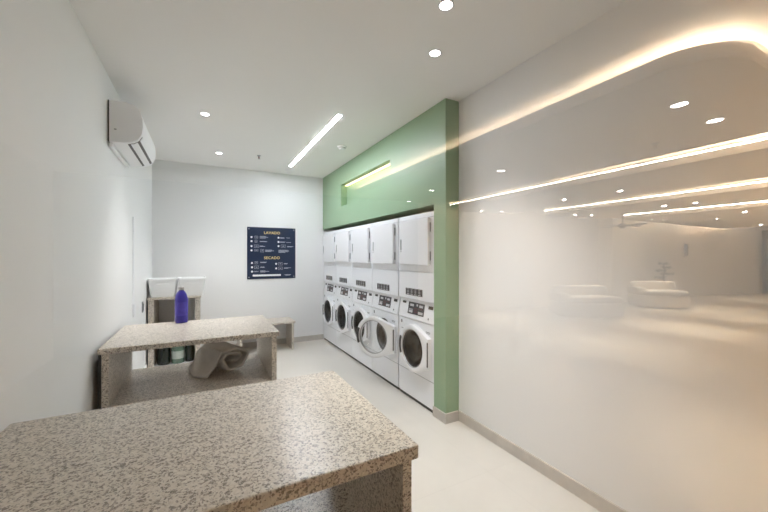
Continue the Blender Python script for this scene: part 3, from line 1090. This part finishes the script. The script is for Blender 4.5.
# bins
def bin_(name, loc, w, d, h, label):
    t = thing(name, label, 'bin', loc, 0, 'white plastic bins on the storage unit')
    def ring(bm, s, z, inset=0):
        return [bm.verts.new((q[0], q[1], z)) for q in rrect(-w / 2 * s + inset, w / 2 * s - inset, -d / 2 * s + inset, d / 2 * s - inset, .03, 5)]
    bm = bmesh.new()
    rs = [ring(bm, .80, 0), ring(bm, .83, .01), ring(bm, 1.0, h), ring(bm, 1.0, h, .006), ring(bm, .83, .012, .005)]
    n = len(rs[0])
    for a, b in zip(rs, rs[1:]):
        for i in range(n):
            bm.faces.new((a[i], a[(i + 1) % n], b[(i + 1) % n], b[i]))
    bm.faces.new(rs[0][::-1]); bm.faces.new(rs[-1])
    bmesh.ops.recalc_face_normals(bm, faces=bm.faces[:])
    autosmooth(obj('tub', bm, M_BIN, t))
    bm = bmesh.new()
    a = [ring(bm, 1.02, h - .016), ring(bm, 1.02, h + .004), ring(bm, 1.0, h + .004, .004), ring(bm, 1.0, h - .012, .001)]
    for p, q in zip(a, a[1:] + a[:1]):
        for i in range(n):
            bm.faces.new((p[i], p[(i + 1) % n], q[(i + 1) % n], q[i]))
    bmesh.ops.recalc_face_normals(bm, faces=bm.faces[:])
    autosmooth(obj('rim', bm, M_BIN, t))
    for s in (-1, 1):
        bm = bmesh.new()
        y = s * (d / 2 * (.83 + .17 * .72)) 
        prism(bm, rrect(-.075, .075, h * .66, h * .76, .008, 3), y - .008, y + .008, 'y')
        obj('handle', bm, M_BIN, t, .003)
    return t


bin_('plastic_bin', (-.490, 5.715, ST), .34, .37, .250, 'left white plastic bin on the storage unit, touching the left wall side')
bin_('plastic_bin', (-.135, 5.715, ST), .34, .37, .250, 'right white plastic bin on the storage unit, behind the purple bottle')

# ------------------------------------------------------------------ bottles
t = thing('detergent_bottle', 'purple detergent bottle with grey cap standing on the second granite table', 'bottle', (-.185, 3.83, .90), .25)
bm = bmesh.new()
lathe(bm, [(.02, .0), (.050, .001), (.056, .006), (.058, .02), (.058, .075), (.0575, .19), (.0585, .225), (.056, .245), (.046, .275), (.033, .298), (.024, .308), (.022, .322), (.015, .324)], n=40, squash=(.93, .80), power=.72)
obj('body', bm, M_PURPLE, t, smooth=True)
bm = bmesh.new()
lathe(bm, [(.0588, .07), (.0592, .074), (.0592, .196), (.0588, .20)], n=40, squash=(.93, .80), power=.72, cap=False)
obj('label', bm, M_PURPLE2, t, smooth=True)
bm = bmesh.new()
lathe(bm, [(.024, .316), (.0255, .318), (.0255, .343), (.023, .347), (.01, .348)], n=28)
obj('cap', bm, M_CAP, t, smooth=True)

def jug(loc, r, h, m, label, lab=False, rz=0.0):
    t = thing('storage_bottle', label, 'bottle', loc, rz, 'dark bottles in the storage unit')
    bm = bmesh.new()
    lathe(bm, [(r * .5, 0), (r * .92, .002), (r, .012), (r, h * .62), (r * .94, h * .72), (r * .66, h * .82), (r * .45, h * .87), (r * .42, h * .90)], n=32)
    obj('body', bm, m, t, smooth=True)
    bm = bmesh.new()
    lathe(bm, [(r * .50, h * .885), (r * .52, h * .89), (r * .52, h * .985), (r * .46, h), (r * .2, h)], n=24)
    obj('cap', bm, M_BLACK, t, smooth=True)
    if lab:
        bm = bmesh.new()
        lathe(bm, [(r * 1.006, h * .22), (r * 1.012, h * .23), (r * 1.012, h * .56), (r * 1.006, h * .57)], n=32, cap=False)
        obj('label', bm, M_BOTLAB, t, smooth=True)
    return t


jug((-.485, 5.66, .03), .078, .31, M_DKGLASS, 'leftmost dark green bottle at the bottom of the storage unit')
jug((-.314, 5.66, .03), .080, .31, M_CLRBOT, 'paler cloudy green bottle with label, middle of three under the table', True)
jug((-.172, 5.68, .03), .055, .33, M_DKGLASS, 'dark bottle right of the pale one, beside the rolled blanket')

# ------------------------------------------------------------------ rolled blanket on the shelf of the second table
t = thing('rolled_blanket', 'taupe grey blanket rolled up on the shelf of the second granite table', 'blanket', (0.185, 3.57, .487))
def blanket():
    bm = bmesh.new()
    nt_, ns, turns = 150, 36, 1.75
    A = Vector((.07, -.16)); Bv = Vector((-.11, .17))
    end = PI * .80
    grid = []
    for j in range(ns + 1):
        s = j / ns
        row = []
        puff = 1.0 - .16 * max(0, (.18 - s) / .18) ** 2 - .10 * max(0, s - .8) / .2
        for i in range(nt_ + 1):
            q = i / nt_
            if q < .80:
                k = q / .80
                ang = end - turns * 2 * PI * (1 - k)
                r = .030 + .092 * k ** .8
                lump = 1 + .05 * math.sin(3 * ang + 4 * s) + .03 * math.sin(5 * ang - 7 * s)
                x = r * 1.36 * math.cos(ang) * puff * lump
                z = .112 + r * .92 * math.sin(ang) * puff * lump
                if z < .035:
                    z = .035 - (.035 - z) * .35
                last = (x, z)
            else:
                k = (q - .80) / .20
                # tail slides off the left side and droops on the shelf
                x = last[0] - (.135 + .03 * math.sin(s * 5)) * k ** 1.1
                z = last[1] * (1 - k) ** 1.25 + .012 + .012 * math.sin(k * 9 + s * 6) * (1 - k) * k * 4
            rip = .0030 * math.sin(q * 64 + s * 3) + .0045 * math.sin(q * 23 + 5 * s) * (q > .3)
            z = max(.009, z + rip)
            slide = (.028 * math.sin(q * 8 + .6) + .012 * math.sin(q * 21)) * (1 - s)
            c = A + (Bv - A) * s
            fwd = -.07 * max(0, (q - .80) / .20) ** 1.3
            row.append(bm.verts.new((c.x + x * .92 , c.y + slide + fwd + x * .30, z)))
        grid.append(row)
    for j in range(ns):
        for i in range(nt_):
            bm.faces.new((grid[j][i], grid[j][i + 1], grid[j + 1][i + 1], grid[j + 1][i]))
    bmesh.ops.recalc_face_normals(bm, faces=bm.faces[:])
    return bm


o = obj('roll', blanket(), M_CLOTH, t, smooth=True)
md = o.modifiers.new('thickness', 'SOLIDIFY'); md.thickness = .020; md.offset = 0
bpy.context.view_layer.update()
